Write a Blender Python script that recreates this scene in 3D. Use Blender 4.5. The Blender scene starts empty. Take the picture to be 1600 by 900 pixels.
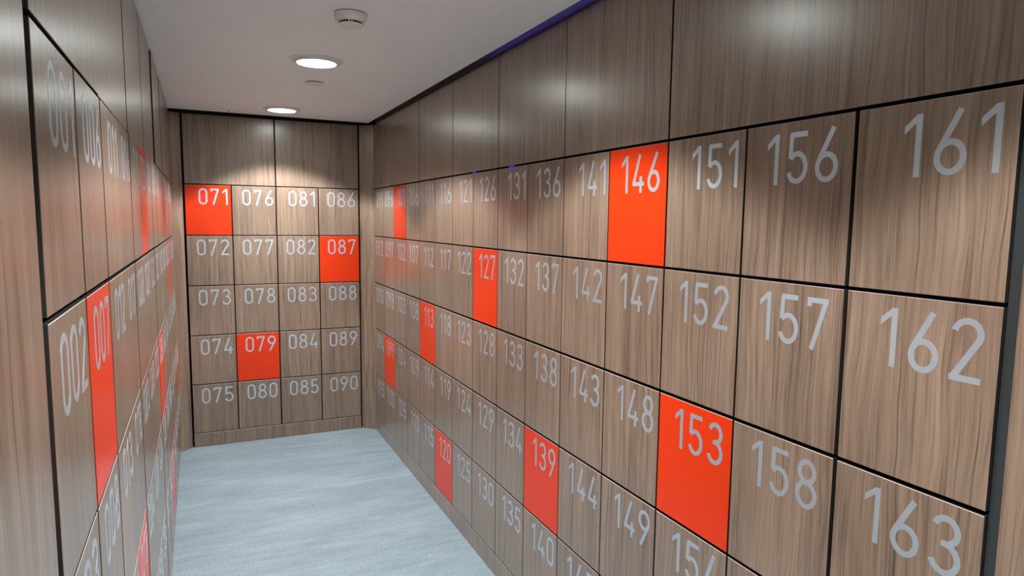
import bpy, bmesh, math, random
from mathutils import Vector, Matrix
PI = math.pi
S = bpy.context.scene
COL = S.collection

# ------------------------------------------------------------------ camera
F_PX, CX, CY = 1044.37, 811.76, 458.0
YAW, PITCH, ROLL = 0.4404, -0.1071, 0.0126
CAM = Vector((0.1132, -5.1260, 1.6232))
fw = Vector((math.sin(YAW)*math.cos(PITCH), math.cos(YAW)*math.cos(PITCH), math.sin(PITCH)))
rt0 = Vector((math.cos(YAW), -math.sin(YAW), 0)); up0 = rt0.cross(fw)
rt = rt0*math.cos(ROLL) + up0*math.sin(ROLL)
up = -rt0*math.sin(ROLL) + up0*math.cos(ROLL)
cd = bpy.data.cameras.new('camera'); cam = bpy.data.objects.new('camera', cd); COL.objects.link(cam)
cd.sensor_fit = 'HORIZONTAL'; cd.sensor_width = 36; cd.lens = F_PX/1600*36
cd.shift_x = (800-CX)/1600; cd.shift_y = (CY-450)/1600
cd.clip_start = 0.02
m = Matrix((rt, up, -fw)).transposed().to_4x4(); m.translation = CAM
cam.matrix_world = m
S.camera = cam

# ------------------------------------------------------------------ light and exposure
w = bpy.data.worlds.new('world'); S.world = w; w.use_nodes = True
w.node_tree.nodes['Background'].inputs[0].default_value = (0.9, 0.95, 1, 1)
w.node_tree.nodes['Background'].inputs[1].default_value = 0.0
S.view_settings.view_transform = 'Standard'; S.view_settings.look = 'None'
S.view_settings.gamma = 1; S.view_settings.use_curve_mapping = False
S.view_settings.exposure = 0.92
SPOT_W, SPOT_DEG, SPOT_BLEND, SPOT_R = 44.0, 118.0, 0.2, 0.05
LAMP_COL = (1.0, 0.985, 0.965)
CORE_W, CORE_DEG = 58.0, 86.0
LENS_L = 20.5
LIGHT_SPOTS = [(0.597, -0.447), (0.597, -1.927), (0.597, -3.407), (0.597, -4.887), (0.597, -6.15)]

# ------------------------------------------------------------------ sizes
W = 0.2938; H = 0.35; ZT = 1.8488; ZB = ZT-5*H        # locker pitch, row height, top of lockers, top of plinth
PT = 2.318; ZC = 2.33                                   # top of the high panels, ceiling
RX, RY = 1.2713, -0.0874                                # right wall: far corner of its first column
LX, LY, LA = -0.0569, -4.1855, -0.007                   # left wall: near corner of its first column, its slight angle
DT = 0.019                                              # door thickness
REAR = -6.6

# ------------------------------------------------------------------ node helpers
def mat(name):
    m = bpy.data.materials.new(name); m.use_nodes = True
    nt = m.node_tree; b = nt.nodes['Principled BSDF']
    return m, nt, b
def nd(nt, t, **k):
    n = nt.nodes.new(t)
    for a, v in k.items():
        if a.startswith('i_'): n.inputs[int(a[2:])].default_value = v
        else: setattr(n, a, v)
    return n
def math_(nt, op, a, b=None, c=None, clamp=False):
    n = nt.nodes.new('ShaderNodeMath'); n.operation = op; n.use_clamp = clamp
    for i, v in enumerate((a, b, c)):
        if v is None: continue
        if isinstance(v, (int, float)): n.inputs[i].default_value = v
        else: nt.links.new(v, n.inputs[i])
    return n.outputs[0]
def ramp(nt, fac, stops):
    r = nt.nodes.new('ShaderNodeValToRGB'); e = r.color_ramp.elements
    while len(e) < len(stops): e.new(0.5)
    for el, (p, c) in zip(e, stops): el.position = p; el.color = (*c, 1)
    nt.links.new(fac, r.inputs[0]); return r.outputs[0]
def noise(nt, vec, scale, detail=3, rough=0.5, dist=0.0):
    n = nt.nodes.new('ShaderNodeTexNoise'); n.noise_dimensions = '3D'
    n.inputs['Scale'].default_value = scale; n.inputs['Detail'].default_value = detail
    n.inputs['Roughness'].default_value = rough; n.inputs['Distortion'].default_value = dist
    nt.links.new(vec, n.inputs['Vector']); return n.outputs['Fac']
def simple(name, col, rough=0.5, metal=0.0, spec=0.5):
    m, nt, b = mat(name)
    b.inputs['Base Color'].default_value = (*col, 1); b.inputs['Roughness'].default_value = rough
    b.inputs['Metallic'].default_value = metal; b.inputs['Specular IOR Level'].default_value = spec
    return m
def emit(name, col, s):
    m, nt, b = mat(name)
    b.inputs['Base Color'].default_value = (*col, 1)
    b.inputs['Emission Color'].default_value = (*col, 1); b.inputs['Emission Strength'].default_value = s
    return m

# ------------------------------------------------------------------ materials
def wood():
    m, nt, b = mat('walnut_laminate'); L = nt.links.new
    tc = nd(nt, 'ShaderNodeTexCoord'); oi = nd(nt, 'ShaderNodeObjectInfo')
    off = nd(nt, 'ShaderNodeCombineXYZ')
    L(math_(nt, 'MULTIPLY', oi.outputs['Random'], 37.0), off.inputs[0])
    L(math_(nt, 'MULTIPLY', oi.outputs['Random'], 91.0), off.inputs[2])
    add = nd(nt, 'ShaderNodeVectorMath', operation='ADD'); L(tc.outputs['Object'], add.inputs[0]); L(off.outputs[0], add.inputs[1])
    def stretched(sx, sz):
        mp = nd(nt, 'ShaderNodeVectorMath', operation='MULTIPLY'); L(add.outputs[0], mp.inputs[0])
        mp.inputs[1].default_value = (sx, sx, sz); return mp.outputs[0]
    warp = noise(nt, stretched(5.0, 1.7), 1.0, 2)                    # slow wander of the grain
    wander = noise(nt, stretched(16.0, 5.0), 1.0, 2)
    # grain coordinate across the board
    sep = nd(nt, 'ShaderNodeSeparateXYZ'); L(add.outputs[0], sep.inputs[0])
    gx = math_(nt, 'ADD', sep.outputs[0], math_(nt, 'MULTIPLY', warp, 0.065))
    gx = math_(nt, 'ADD', gx, math_(nt, 'MULTIPLY', wander, 0.008))
    def gvec(sx, sz):
        c = nd(nt, 'ShaderNodeCombineXYZ'); L(math_(nt, 'MULTIPLY', gx, sx), c.inputs[0])
        L(math_(nt, 'MULTIPLY', sep.outputs[2], sz), c.inputs[2]); return c.outputs[0]
    broad = noise(nt, gvec(17, 0.5), 1.0, 2, 0.5)
    band = noise(nt, gvec(62, 1.1), 1.0, 3, 0.6)
    fine = noise(nt, gvec(260, 7), 1.0, 3, 0.65)
    pore = noise(nt, stretched(700, 32), 1.0, 1, 0.5)
    rings = math_(nt, 'FRACT', math_(nt, 'ADD', math_(nt, 'MULTIPLY', gx, 48.0), math_(nt, 'MULTIPLY', broad, 1.6)))
    streak = math_(nt, 'SUBTRACT', noise(nt, gvec(150, 1.6), 1.0, 2, 0.55), 0.56)
    streak = math_(nt, 'MULTIPLY', streak, 9.0, clamp=True)         # sharp, broken dark streaks
    streak = math_(nt, 'MULTIPLY', streak, math_(nt, 'MULTIPLY', broad, 1.5))
    crack = math_(nt, 'ABSOLUTE', math_(nt, 'SUBTRACT', noise(nt, gvec(52, 0.8), 1.0, 1, 0.5), 0.5))
    crack = math_(nt, 'SUBTRACT', 1.0, math_(nt, 'MULTIPLY', crack, 24.0, clamp=True), clamp=True)   # thin dark grain lines
    crack = math_(nt, 'MULTIPLY', crack, math_(nt, 'MULTIPLY', math_(nt, 'SUBTRACT', noise(nt, gvec(24, 3.0), 1.0, 1, 0.5), 0.30), 3.0, clamp=True))
    line = math_(nt, 'POWER', rings, 9.0)                             # thin dark late-wood lines
    v = math_(nt, 'ADD', math_(nt, 'MULTIPLY', broad, 0.32), math_(nt, 'MULTIPLY', band, 0.50))
    v = math_(nt, 'ADD', v, math_(nt, 'MULTIPLY', fine, 0.46))
    v = math_(nt, 'ADD', v, math_(nt, 'MULTIPLY', pore, 0.10))
    v = math_(nt, 'SUBTRACT', v, math_(nt, 'MULTIPLY', line, 0.06))
    v = math_(nt, 'SUBTRACT', v, math_(nt, 'MULTIPLY', streak, 0.20))
    v = math_(nt, 'SUBTRACT', v, math_(nt, 'MULTIPLY', crack, 0.17))
    v = math_(nt, 'SUBTRACT', v, 0.02)
    tone = math_(nt, 'MULTIPLY', math_(nt, 'SUBTRACT', oi.outputs['Random'], 0.5), 0.05)
    v = math_(nt, 'ADD', v, tone)
    c = ramp(nt, v, [(0.30, (0.052, 0.034, 0.024)), (0.46, (0.115, 0.078, 0.056)), (0.60, (0.178, 0.125, 0.090)), (0.82, (0.275, 0.200, 0.147))])
    L(c, b.inputs['Base Color'])
    b.inputs['Specular IOR Level'].default_value = 0.5
    L(math_(nt, 'ADD', 0.30, math_(nt, 'MULTIPLY', fine, 0.06)), b.inputs['Roughness'])
    # vertical grain grooves scatter more across the grain than along it
    b.inputs['Anisotropic'].default_value = 0.4
    b.inputs['Coat Weight'].default_value = 0.75; b.inputs['Coat Roughness'].default_value = 0.27
    vt = nd(nt, 'ShaderNodeVectorTransform', vector_type='VECTOR', convert_from='OBJECT', convert_to='WORLD')
    vt.inputs[0].default_value = (1, 0, 0); L(vt.outputs[0], b.inputs['Tangent'])
    bp = nd(nt, 'ShaderNodeBump'); bp.inputs['Strength'].default_value = 0.05; bp.inputs['Distance'].default_value = 0.0006
    L(fine, bp.inputs['Height']); L(bp.outputs[0], b.inputs['Normal'])
    return m
def orange():
    m, nt, b = mat('orange_laminate')
    b.inputs['Base Color'].default_value = (0.60, 0.033, 0.003, 1); b.inputs['Roughness'].default_value = 0.27
    b.inputs['Specular IOR Level'].default_value = 0.3
    return m
def floor_mat():
    m, nt, b = mat('grey_stone_vinyl'); L = nt.links.new
    tc = nd(nt, 'ShaderNodeTexCoord')
    def sv(sx, sy):
        mp = nd(nt, 'ShaderNodeVectorMath', operation='MULTIPLY'); L(tc.outputs['Object'], mp.inputs[0])
        mp.inputs[1].default_value = (sx, sy, 1); return mp.outputs[0]
    cloud = noise(nt, sv(1.6, 5.0), 1.0, 5, 0.6, 0.3)
    streak = noise(nt, sv(4.0, 26.0), 1.0, 4, 0.65, 0.4)
    grit = noise(nt, sv(110, 150), 1.0, 2, 0.6)
    speck = noise(nt, sv(420, 420), 1.0, 0, 0.5)
    v = math_(nt, 'ADD', math_(nt, 'MULTIPLY', cloud, 0.42), math_(nt, 'MULTIPLY', streak, 0.34))
    v = math_(nt, 'ADD', v, math_(nt, 'MULTIPLY', grit, 0.60))
    c = ramp(nt, v, [(0.44, (0.095, 0.132, 0.152)), (0.64, (0.152, 0.206, 0.237)), (0.84, (0.228, 0.294, 0.330))])
    # joint between two lengths of the covering
    sep = nd(nt, 'ShaderNodeSeparateXYZ'); L(tc.outputs['Object'], sep.inputs[0])
    y = math_(nt, 'ADD', sep.outputs[1], math_(nt, 'MULTIPLY', sep.outputs[0], 0.02))
    d = math_(nt, 'ABSOLUTE', math_(nt, 'SUBTRACT', math_(nt, 'MODULO', math_(nt, 'ADD', y, 11.07), 1.5), 0.75))
    seam = math_(nt, 'GREATER_THAN', math_(nt, 'SUBTRACT', 0.0035, math_(nt, 'ABSOLUTE', math_(nt, 'SUBTRACT', d, 0.26))), 0.0)
    one = math_(nt, 'GREATER_THAN', math_(nt, 'MODULO', math_(nt, 'ADD', y, 11.07), 1.5), 0.75)
    seam = math_(nt, 'MULTIPLY', seam, one)
    sp = math_(nt, 'GREATER_THAN', speck, 0.80)
    mx = nd(nt, 'ShaderNodeMix', data_type='RGBA'); L(math_(nt, 'MULTIPLY', seam, 0.22), mx.inputs[0]); L(c, mx.inputs[6]); mx.inputs[7].default_value = (0.56, 0.60, 0.62, 1)
    m2 = nd(nt, 'ShaderNodeMix', data_type='RGBA'); L(math_(nt, 'MULTIPLY', sp, 0.6), m2.inputs[0]); L(mx.outputs[2], m2.inputs[6]); m2.inputs[7].default_value = (0.75, 0.78, 0.80, 1)
    L(m2.outputs[2], b.inputs['Base Color'])
    b.inputs['Roughness'].default_value = 0.48; b.inputs['Specular IOR Level'].default_value = 0.4
    bp = nd(nt, 'ShaderNodeBump'); bp.inputs['Strength'].default_value = 0.25; bp.inputs['Distance'].default_value = 0.001
    L(grit, bp.inputs['Height']); L(bp.outputs[0], b.inputs['Normal'])
    return m
def paint(name, col, rough=0.6):
    m, nt, b = mat(name); L = nt.links.new
    tc = nd(nt, 'ShaderNodeTexCoord')
    n = noise(nt, tc.outputs['Object'], 2.0, 3)
    c = ramp(nt, n, [(0.3, tuple(x*0.97 for x in col)), (0.7, col)])
    L(c, b.inputs['Base Color']); b.inputs['Roughness'].default_value = rough
    g = noise(nt, tc.outputs['Object'], 260.0, 2)
    bp = nd(nt, 'ShaderNodeBump'); bp.inputs['Strength'].default_value = 0.06; bp.inputs['Distance'].default_value = 0.001
    L(g, bp.inputs['Height']); L(bp.outputs[0], b.inputs['Normal'])
    return m
M = dict(
    wood=wood(), orange=orange(), floor=floor_mat(),
    ceiling=paint('ceiling_paint', (0.91, 0.935, 0.93)),
    plaster=paint('beige_plaster', (0.80, 0.80, 0.80)),
    edge=simple('lit_top_chamfer', (0.42, 0.38, 0.35), 0.4),  # pale top chamfer, painted in for the downlight it catches
    edge_dark=simple('dark_edge', (0.02, 0.017, 0.015), 0.5, spec=0.2),  # side edges darkened so the gaps between boards look black
    black=simple('gap_shade_black', (0.012, 0.012, 0.014), 0.6, spec=0.2),  # black backing and carcasses supply the shade seen in the gaps
    profile=simple('dark_profile', (0.035, 0.045, 0.048), 0.35, metal=0.3),
    number=simple('silver_lettering', (0.50, 0.59, 0.66), 0.44, metal=0.7),
    white=simple('white_plastic', (0.80, 0.79, 0.75), 0.35),
    bezel=simple('downlight_bezel', (0.72, 0.73, 0.72), 0.35),
    slot=simple('dark_slot', (0.02, 0.02, 0.02), 0.6),
    joint=simple('ceiling_joint', (0.30, 0.28, 0.27), 0.8),
    recess=simple('recess_grey', (0.10, 0.10, 0.11), 0.7),
    lens=emit('lit_lens', (0.93, 1.0, 0.955), LENS_L),
    led=emit('blue_led', (0.20, 0.18, 1.0), 4.6),
    leak_glow=emit('blue_leak_glow', (0.03, 0.02, 1.0), 0.9),
)

nb = M['number'].node_tree.nodes['Principled BSDF']
nb.inputs['Coat Weight'].default_value = 0.5; nb.inputs['Coat Roughness'].default_value = 0.25

# ------------------------------------------------------------------ mesh helpers
def box(bm, x0, x1, y0, y1, z0, z1, mi=0):
    v = [bm.verts.new((x, y, z)) for x in (x0, x1) for y in (y0, y1) for z in (z0, z1)]
    q = [(0, 1, 3, 2), (4, 6, 7, 5), (0, 4, 5, 1), (2, 3, 7, 6), (0, 2, 6, 4), (1, 5, 7, 3)]
    fs = [bm.faces.new([v[i] for i in f]) for f in q]
    for f in fs: f.material_index = mi
    return fs
def prism(bm, pts, z0, z1):
    """vertical prism over a plan outline"""
    a = [bm.verts.new((x, y, z0)) for x, y in pts]; b = [bm.verts.new((x, y, z1)) for x, y in pts]
    n = len(pts)
    bm.faces.new(a[::-1]); bm.faces.new(b)
    for i in range(n): bm.faces.new((a[i], a[(i+1) % n], b[(i+1) % n], b[i]))
def lathe(bm, prof, n=48):
    """profile of (radius, z) round the z axis"""
    rings = []
    for r, z in prof:
        if r < 1e-6: rings.append([bm.verts.new((0, 0, z))])
        else: rings.append([bm.verts.new((r*math.cos(2*PI*i/n), r*math.sin(2*PI*i/n), z)) for i in range(n)])
    for A, B in zip(rings, rings[1:]):
        for i in range(n):
            j = (i+1) % n
            if len(A) == 1 and len(B) == 1: continue
            if len(A) == 1: bm.faces.new((A[0], B[i], B[j]))
            elif len(B) == 1: bm.faces.new((A[i], A[j], B[0]))
            else: bm.faces.new((A[i], A[j], B[j], B[i]))
def mesh(name, bm, mats, smooth=False):
    bmesh.ops.recalc_face_normals(bm, faces=bm.faces[:])
    me = bpy.data.meshes.new(name); bm.to_mesh(me); bm.free()
    for k in (mats if isinstance(mats, (list, tuple)) else [mats]): me.materials.append(k)
    if smooth:
        for p in me.polygons: p.use_smooth = True
        me.set_sharp_from_angle(angle=math.radians(35))
    return me
def link(name, data, parent=None, loc=(0, 0, 0), rz=0.0):
    o = bpy.data.objects.new(name, data); COL.objects.link(o)
    o.location = loc; o.rotation_euler = (0, 0, rz)
    if parent: o.parent = parent
    return o
def tag(o, label, cat, group=None):
    o['label'] = label; o['category'] = cat
    if group: o['group'] = group
    return o
def structure(name, bm, mats, loc=(0, 0, 0), rz=0.0):
    o = link(name, mesh(name, bm, mats), None, loc, rz); o['kind'] = 'structure'; return o

# ------------------------------------------------------------------ the room
bm = bmesh.new(); box(bm, -0.6, 1.8, REAR, 0.5, -0.1, 0.0)
structure('floor', bm, M['floor'])
bm = bmesh.new(); prism(bm, [(-0.13, REAR), (1.226, REAR), (1.236, -0.085), (-0.13, -0.10)], ZC, ZC+0.02)
structure('ceiling', bm, M['ceiling'])
# dark soffit above the shadow gap round the ceiling
bm = bmesh.new(); box(bm, -0.6, 1.8, REAR, 0.5, 2.43, 2.5)
structure('ceiling_soffit', bm, M['recess'])
def backing(name, x0, x1, loc, rz, top):
    """board blackened for the shade in the gaps, behind the panels and plinth, and the wall proper behind the lockers (local: x along, y into wall)"""
    bm = bmesh.new()
    box(bm, x0, x1, 0.024, 0.06, ZT+0.004, top)
    box(bm, x0, x1, 0.024, 0.06, 0.0, ZB-0.004)
    box(bm, x0, x1, 0.46, 0.50, 0.0, top)
    structure(name, bm, M['black'], loc, rz)
RL, RR, RB = PI/2-LA, -PI/2, 0.0
backing('wall_left', -2.4, 14*W+0.01, (LX, LY, 0), RL, ZC-0.002)
backing('wall_right', -0.01, 6.5, (RX, RY, 0), RR, 2.42)
backing('wall_back', 0.0, 4*W, (0, 0, 0), RB, 2.42)
bm = bmesh.new(); box(bm, -0.01, 6.5, 0.0195, 0.0235, PT+0.002, 2.42)  # grey strip added in the recess to take the blue glow
structure('trim_11', bm, M['recess'], (RX, RY, 0), RR)
bm = bmesh.new(); box(bm, -0.6, 1.8, REAR-0.1, REAR, 0, 2.5)
structure('wall_rear', bm, M['plaster'])

# wooden fillers across the two far corners
lfx, lfy = LX+math.sin(LA)*14*W, LY+math.cos(LA)*14*W
bm = bmesh.new(); prism(bm, [(lfx-0.004, lfy+0.002), (-0.012, -0.004), (-0.012, 0.03), (lfx-0.03, 0.03), (lfx-0.03, lfy+0.002)], 0, PT)
structure('trim_1', bm, M['wood'])
bx = 4*W
bm = bmesh.new(); prism(bm, [(RX+0.002, RY+0.002), (RX+0.03, RY+0.002), (RX+0.03, 0.03), (bx+0.010, 0.03), (bx+0.010, -0.004)], 0, PT)
structure('trim_2', bm, M['wood'])
# boards blackened for the shade in the slits beside the far lockers and over the corner fillers
bm = bmesh.new(); box(bm, -0.16, -0.005, 0.032, 0.06, 0, 2.42); structure('trim_3', bm, M['black'])
bm = bmesh.new(); box(bm, bx+0.003, bx+0.14, 0.032, 0.06, 0, 2.42); structure('trim_4', bm, M['black'])
# wooden wall panels at the near ends, each behind a dark profile strip
bm = bmesh.new(); box(bm, -2.4, -0.030, 0.0, 0.019, 0.0, PT); structure('trim_5', bm, M['wood'], (LX, LY, 0), RL)
bm = bmesh.new(); box(bm, -0.028, -0.003, 0.006, 0.022, 0.0, PT); structure('trim_6', bm, M['profile'], (LX, LY, 0), RL)
bm = bmesh.new(); box(bm, 15*W+0.022, 6.5, 0.0, 0.019, 0.0, PT); structure('trim_7', bm, M['wood'], (RX, RY, 0), RR)
bm = bmesh.new(); box(bm, 15*W+0.002, 15*W+0.020, 0.006, 0.022, 0.0, PT); structure('trim_8', bm, M['profile'], (RX, RY, 0), RR)
# hairline joints in the ceiling by the far wall
for k, (a, b_) in enumerate((((0.287, -0.235), (0.284, -0.100)), ((0.873, -0.273), (0.845, -0.088)))):
    ax, ay = a; dx, dy = b_
    bm = bmesh.new(); prism(bm, [(ax, ay), (ax+0.004, ay), (dx+0.004, dy), (dx, dy)], ZC-0.0006, ZC+0.001)
    structure('trim_%d' % (9+k), bm, M['joint'])

# ------------------------------------------------------------------ digits
HS = 0.051                                                # half stroke for digits of height 1
def arc(cx, cy, rx, ry, a0, a1, n=22):
    return [(cx+rx*math.cos(math.radians(a0+(a1-a0)*i/n)), cy+ry*math.sin(math.radians(a0+(a1-a0)*i/n))) for i in range(n+1)]
ring6 = arc(.325, .285, .203, .231, 0, 360, 36)
STROKES = {
 '0': [arc(.325, .745, .200, .201, 0, 180)+arc(.325, .255, .200, .201, 180, 360)+[(.525, .745)]],
 '2': [arc(.320, .745, .195, .201, 168, -38)+[(.145, .06)], [(.085, .054), (.56, .054)]],
 '3': [arc(.315, .739, .185, .207, 160, -90), arc(.315, .292, .212, .238, 90, -162), [(.25, .531), (.33, .531)]],
 '4': [[(.385, 1.0), (.120, .235)], [(.075, .235), (.585, .235)], [(.445, 0.0), (.445, .43)]],
 '5': [[(.125, .946), (.535, .946)], [(.165, .946), (.150, .50)], arc(.315, .318, .208, .264, 140, -160)],
 '6': [ring6, [(.455, 1.0), (.150, .405)]],
 '7': [[(.085, .946), (.565, .946)], [(.135, .946), (.135, .82)], [(.515, .946), (.225, 0.0)]],
 '8': [arc(.325, .745, .172, .201, 0, 360, 36), arc(.325, .293, .205, .239, 0, 360, 36)],
}
STROKES['9'] = [[(.65-x, 1-y) for x, y in s] for s in STROKES['6']]
ADV, DH = 0.0722, 0.111
DEPTH = 0.0003
def add_strip(bm, pts, sc, ox, oz, dep=DEPTH):
    n = len(pts); closed = (abs(pts[0][0]-pts[-1][0])+abs(pts[0][1]-pts[-1][1])) < 1e-6
    L, R = [], []
    for i, p in enumerate(pts):
        a = pts[i-1] if i else (pts[-2] if closed else p)
        b = pts[i+1] if i < n-1 else (pts[1] if closed else p)
        tx, ty = b[0]-a[0], b[1]-a[1]; l = math.hypot(tx, ty); nx, ny = -ty/l, tx/l
        L.append((p[0]+nx*HS, p[1]+ny*HS)); R.append((p[0]-nx*HS, p[1]-ny*HS))
    def ring(y):
        return [[bm.verts.new((ox+x*sc, y, oz+z*sc)) for x, z in side] for side in (L, R)]
    f, b = ring(-dep), ring(0.0)
    for i in range(n-1):
        bm.faces.new((f[0][i], f[0][i+1], f[1][i+1], f[1][i]))
        for k in (0, 1): bm.faces.new((f[k][i], f[k][i+1], b[k][i+1], b[k][i]))
    if not closed:
        for i in (0, n-1): bm.faces.new((f[0][i], f[1][i], b[1][i], b[0][i]))
def add_poly(bm, pts, sc, ox, oz, dep=DEPTH):
    f = [bm.verts.new((ox+x*sc, -dep, oz+z*sc)) for x, z in pts]
    b = [bm.verts.new((ox+x*sc, 0.0, oz+z*sc)) for x, z in pts]
    bm.faces.new(f)
    for i in range(len(pts)): bm.faces.new((f[i], f[i-1], b[i-1], b[i]))
ONE = [[(.365, 0), (.465, 0), (.465, 1), (.365, 1)], [(.368, 1), (.17, .82), (.17, .70), (.368, .865)]]
def number_mesh(txt):
    """number with its right end at x = 0 and its top at z = 0"""
    bm = bmesh.new()
    x = -0.0018                                           # right edge of the last digit
    for n, ch in enumerate(reversed(txt)):
        if ch == '1':                                     # the 1 is narrow
            ox = x - .465*DH - (0.0062 if n else 0)
            for k, p in enumerate(ONE): add_poly(bm, p, DH, ox, -DH, DEPTH+k*0.00003)
            x = ox + .17*DH - 0.0017
        else:
            ox = x - .58*DH
            for k, s in enumerate(STROKES[ch]): add_strip(bm, s, DH, ox, -DH, DEPTH+k*0.00003)
            x = ox + .07*DH
        x -= 0.0182
    bmesh.ops.recalc_face_normals(bm, faces=bm.faces[:])
    me = bpy.data.meshes.new('number'); bm.to_mesh(me); bm.free(); me.materials.append(M['number'])
    return me

# ------------------------------------------------------------------ lockers
door_cache = {}
def door_mesh(l, r, t, b, colour):
    """door whose cell runs x 0..W, z 0..H; l r t b are the half gaps on its four sides"""
    key = (round(l, 4), round(r, 4), round(t, 4), round(b, 4), colour)
    if key not in door_cache:
        bm = bmesh.new(); panel(bm, l, W-r, b, H-t)
        door_cache[key] = mesh('door', bm, [M[colour], M['edge'], M['edge_dark']])
    return door_cache[key]
def panel(bm, x0, x1, z0, z1, ch=0.0008):
    """board with a fine chamfer round its face; top chamfer painted as if lit, edges darkened"""
    def loop(e, y): return [bm.verts.new(p) for p in ((x0+e, y, z0+e), (x1-e, y, z0+e), (x1-e, y, z1-e), (x0+e, y, z1-e))]
    a, b, c = loop(ch, 0.0), loop(0, ch), loop(0, DT)
    bm.faces.new(a); bm.faces.new(c[::-1])
    for p, q, mi in ((a, b, 1), (b, c, 2)):
        for i in range(4):
            f = bm.faces.new((p[i], p[(i+1) % 4], q[(i+1) % 4], q[i])); f.material_index = mi if (mi == 2 or i == 2) else 0
bm = bmesh.new(); e = 0.0006; t_ = 0.014; d0, d1 = DT+0.002, 0.44
box(bm, e, e+t_, d0, d1, e, H-e); box(bm, W-e-t_, W-e, d0, d1, e, H-e)
box(bm, e+t_, W-e-t_, d0, d1, e, e+t_); box(bm, e+t_, W-e-t_, d0, d1, H-e-t_, H-e)
box(bm, e+t_, W-e-t_, d1-0.006, d1, e+t_, H-e-t_)
CARCASS = mesh('carcass', bm, M['black'])

first = link('locker', None); first_c = link('carcass', CARCASS, first)
state = dict(used=False)
ROWS = ['top row', 'second row', 'third row', 'fourth row', 'bottom row']
ORD = ['first', 'second', 'third', 'fourth', 'fifth', 'sixth', 'seventh', 'eighth', 'ninth', 'tenth', 'eleventh', 'twelfth', 'thirteenth', 'fourteenth', 'fifteenth']
ORANGE = {7, 19, 26, 38, 50, 57, 69, 71, 79, 87, 99, 101, 113, 120, 127, 139, 146, 153}
SHIFT = {126: .000, 131: -.004, 136: .000, 141: -.004, 161: .002, 146: .010, 151: .000, 156: .013, 157: .013, 158: .015, 152: .008, 153: .007, 163: .008, 71: .000, 76: -.006, 78: -.002, 75: .005, 79: .002}
def locker(num, row, loc, rz, gaps, label, group):
    if not state['used']: o, c = first, first_c; state['used'] = True
    else:
        o = first.copy(); COL.objects.link(o)
        c = first_c.copy(); COL.objects.link(c); c.parent = o
    o.location = loc; o.rotation_euler = (0, 0, rz)
    tag(o, label, 'locker', group)
    dr = link('door', door_mesh(*gaps, 'orange' if num in ORANGE else 'wood'), o)
    if num in ORANGE: dr['label'] = 'plain orange door'
    link('number', number_mesh('%03d' % num), dr, (W-0.0185-SHIFT.get(num, 0.0)-0.004, 0, H-0.0275))
def pitch_gap(special, c, default): return special.get(c, default)/2
def bank(start, ncol, origin, ux, rz, vg, vdef, hg, hdef, where, group, along, out={}):
    for c in range(ncol):
        for r in range(5):
            num = start+c*5+r
            p = out.get(c, 0)                             # some doors stand a hair proud of their neighbours
            loc = (origin[0]+ux[0]*W*c+p*math.sin(rz), origin[1]+ux[1]*W*c-p*math.cos(rz), ZT-H*(r+1))
            g = (pitch_gap(vg, c, vdef), pitch_gap(vg, c+1, vdef), pitch_gap(hg, r, hdef), pitch_gap(hg, r+1, hdef))
            col = 'bright orange' if num in ORANGE else 'walnut'
            lab = '%s locker numbered %03d, %s of %s, %s column %s' % (col, num, ROWS[r], where, ORD[c], along)
            locker(num, r, loc, rz, g, lab, group)
bank(1, 14, (LX, LY), (math.sin(LA), math.cos(LA)), RL, {1: .005, 2: .006, 4: .007, 8: .006}, .003, {0: .006, 1: .0085, 2: .006}, .005,
     'left wall', 'lockers along the left wall', 'from the front',
     {1: .001, 2: .002, 3: .002, 4: .0035, 5: .0035, 6: .0035, 7: .005, 8: .006, 9: .006, 10: .007, 11: .007, 12: .008, 13: .008})
bank(71, 4, (0, 0), (1, 0), RB, {0: .004, 4: .004, 2: .009}, .0075, {0: .0095}, .0075, 'far wall', 'lockers on the far wall', 'from the left')
bank(91, 15, (RX, RY), (0, -1), RR, {14: .0095, 13: .006, 12: .0065, 15: .003}, .0055, {0: .009, 1: .0075, 2: .009, 3: .008}, .0065,
     'right wall', 'lockers along the right wall', 'from the far corner')

# ------------------------------------------------------------------ plain panels over and under the lockers
def board(name, x0, x1, z0, z1, loc, rz, label, cat, group):
    bm = bmesh.new(); panel(bm, 0, x1-x0, 0, z1-z0)
    c, s = math.cos(rz), math.sin(rz)
    o = link(name, mesh(name, bm, [M['wood'], M['edge'], M['edge_dark']]), None, (loc[0]+c*x0, loc[1]+s*x0, z0), rz)
    return tag(o, label, cat, group)
def boards(cols, loc, rz, gap, top_label, plinth_label, top_group, plinth_group, plinth_cols, zgap, out={}):
    n = len(cols)-1
    for k in range(n):
        a, b = cols[k], cols[k+1]
        board('cabinet_panel', a*W+gap.get(a, .006)/2, b*W-gap.get(b, .006)/2, ZT+(zgap[a] if isinstance(zgap, dict) else zgap), PT,
              (loc[0]+out.get(a, 0)*math.sin(rz), loc[1]-out.get(a, 0)*math.cos(rz)), rz, top_label % (ORD[k] if n > 2 else ('left', 'right')[k]), 'panel', top_group)
    n = len(plinth_cols)-1
    for k in range(n):
        a, b = plinth_cols[k], plinth_cols[k+1]
        board('plinth_panel', a*W+.001, b*W-.001, 0.0012, ZB-.002, loc, rz, plinth_label % (ORD[k] if n > 2 else ('left', 'right')[k]), 'plinth', plinth_group)
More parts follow.
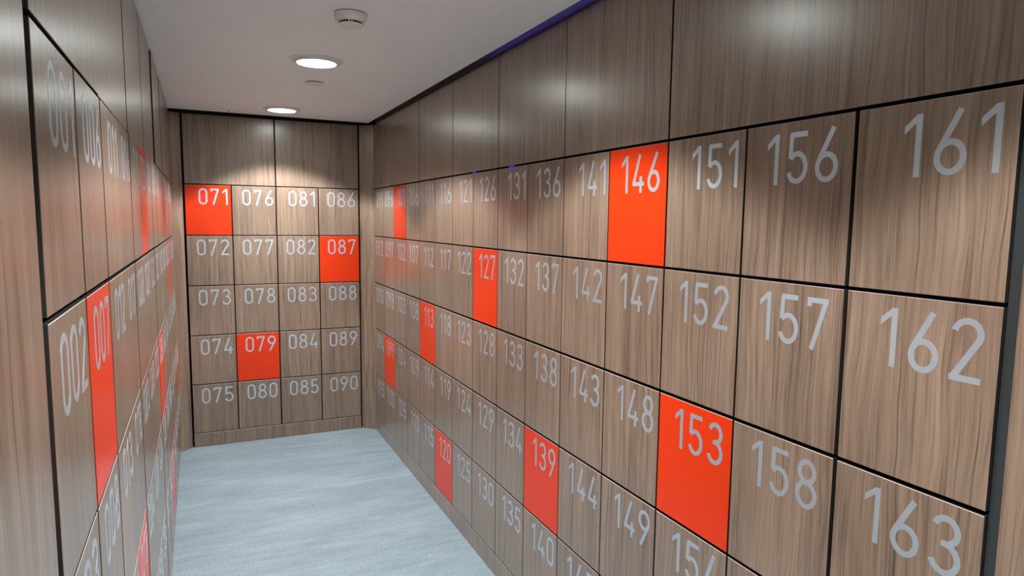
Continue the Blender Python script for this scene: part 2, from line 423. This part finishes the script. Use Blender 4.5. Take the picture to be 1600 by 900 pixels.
boards([0, 2, 4, 6, 8, 10, 12, 14], (LX, LY), RL, {2: .001, 4: .005, 6: .0045, 8: .012, 10: .006},
       '%s plain walnut panel from the front, above the left lockers', '%s walnut plinth panel from the front, under the left lockers',
       'plain panels above the left lockers', 'plinths under the left lockers', [0, 2, 4, 6, 8, 10, 12, 14],
       {0: .005, 2: .003, 4: .001, 6: .001, 8: .001, 10: .001, 12: .001}, {2: -.0005, 4: .001, 6: .002, 8: .008, 10: .0095, 12: .0105})
boards([0, 2, 4], (0, 0), RB, {2: .010, 0: .004, 4: .004},
       'plain walnut panel above the far wall lockers, %s of the two', 'low walnut plinth panel under the far wall lockers, %s of the two',
       'plain panels above the far lockers', 'plinths under the far lockers', [0, 2, 4], .003)
boards([0, 2, 4, 6, 8, 10, 12, 15], (RX, RY), RR, {12: .007, 10: .005},
       '%s plain walnut panel from the far corner, above the right lockers', '%s walnut plinth panel from the far corner, under the right lockers',
       'plain panels above the right lockers', 'plinths under the right lockers', [0, 2, 4, 6, 8, 10, 12, 15], .0035)

# ------------------------------------------------------------------ ceiling fittings
WHICH = ['round white downlight, lit, nearest the far wall', 'round white downlight, lit, between the smoke detector and the small ceiling disc',
         'round white downlight, lit, third from the far wall', 'round white downlight, lit, fourth from the far wall', 'round white downlight, lit, by the rear wall']
bm = bmesh.new(); lathe(bm, [(.118, 0), (.118, -.002), (.109, -.004), (.104, -.004), (.098, -.011), (.090, -.014), (.086, -.014), (.084, -.0125)], 64)
BEZEL = mesh('bezel', bm, M['bezel'], True)
bm = bmesh.new(); lathe(bm, [(.0855, -.011), (.0845, -.0132), (.05, -.0150), (0, -.0155)], 64)
LENS = mesh('lens', bm, M['lens'], True)
for (x, y), lab in zip(LIGHT_SPOTS, WHICH):
    o = link('downlight', None, None, (x, y, ZC)); tag(o, lab, 'ceiling light', 'downlights in a row along the ceiling')
    link('bezel', BEZEL, o); link('lens', LENS, o)
    ld = bpy.data.lights.new('downlight_lamp', 'SPOT'); ld.energy = SPOT_W; ld.color = LAMP_COL
    ld.spot_size = math.radians(SPOT_DEG); ld.spot_blend = SPOT_BLEND; ld.shadow_soft_size = SPOT_R
    link('downlight_lamp', ld, o, (0, 0, -0.075))
    lc = bpy.data.lights.new('downlight_core_lamp', 'SPOT'); lc.energy = CORE_W; lc.color = LAMP_COL
    lc.spot_size = math.radians(CORE_DEG); lc.spot_blend = 1.0; lc.shadow_soft_size = SPOT_R
    link('downlight_core_lamp', lc, o, (0, 0, -0.075))

o = link('smoke_detector', None, None, (0.597, -2.70, ZC))
tag(o, 'white round smoke detector with dark slots, on the ceiling in front of the downlights', 'smoke detector')
bm = bmesh.new(); lathe(bm, [(.048, 0), (.048, -.004), (0, -.004)]); link('mounting_base', mesh('mounting_base', bm, M['slot'], True), o)['label'] = 'thin mounting base coloured dark for a shadow gap'  # near-black base stands for the shadow gap under the ceiling
bm = bmesh.new(); lathe(bm, [(0, -.003), (.055, -.003), (.056, -.006), (.0545, -.016), (.0505, -.027), (.0475, -.0305), (.038, -.0305), (0, -.0300)]); link('housing', mesh('housing', bm, M['white'], True), o)
bm = bmesh.new(); lathe(bm, [(.037, -.030), (.037, -.041), (0, -.041)]); link('sensor_slot', mesh('sensor_slot', bm, M['slot'], True), o)['label'] = 'dark sensing slot'
bm = bmesh.new(); lathe(bm, [(0, -.0370), (.0415, -.0370), (.0425, -.0385), (.0410, -.0420), (.030, -.0440), (0, -.0446)]); cap = link('cap', mesh('cap', bm, M['white'], True), o)
for k in range(4):
    a = k*PI/2 + math.radians(-101.3)
    bm = bmesh.new(); box(bm, .036, .0435, -.0065, -.0030, -.0378, -.0300); box(bm, .036, .0435, .0030, .0065, -.0378, -.0300)
    link('rib', mesh('rib', bm, M['white']), o, (0, 0, 0), a)

o = link('ceiling_disc', None, None, (0.660, -1.42, ZC))
tag(o, 'small flat white disc on the ceiling between the two visible downlights', 'ceiling cover')
bm = bmesh.new(); lathe(bm, [(.040, 0), (.040, -.004), (0, -.004)]); link('collar', mesh('collar', bm, M['slot'], True), o)['label'] = 'recessed collar coloured dark for a shadow gap'  # near-black collar stands for the shadow gap above the plate
bm = bmesh.new(); lathe(bm, [(0, -.004), (.046, -.004), (.047, -.0055), (.046, -.009), (.043, -.010), (0, -.0105)]); link('cover_plate', mesh('cover_plate', bm, M['white'], True), o)

# ------------------------------------------------------------------ blue light behind the right-hand panels
bm = bmesh.new(); box(bm, 1.150, 1.166, -3.75, -2.3, ZC+0.022, ZC+0.032)
tag(link('led_strip', mesh('led_strip', bm, M['led'])), 'blue light strip in the gap between ceiling and right wall panels', 'led strip')
for y, hy, hz, lab in ((RY-7*W, .007, .0018, 'tiny blue light leak in the gap above locker 126'), (RY-8.45*W, .024, .0006, 'faint tiny blue light leak in the gap above locker 131')):
    bm = bmesh.new(); box(bm, -.004, .004, -hy, hy, -hz, hz)  # glowing sliver stands for blue light leaking through the gap
    tag(link('blue_light_leak', mesh('blue_light_leak', bm, M['leak_glow']), None, (RX+0.004, y, ZT), 0), lab, 'light leak')
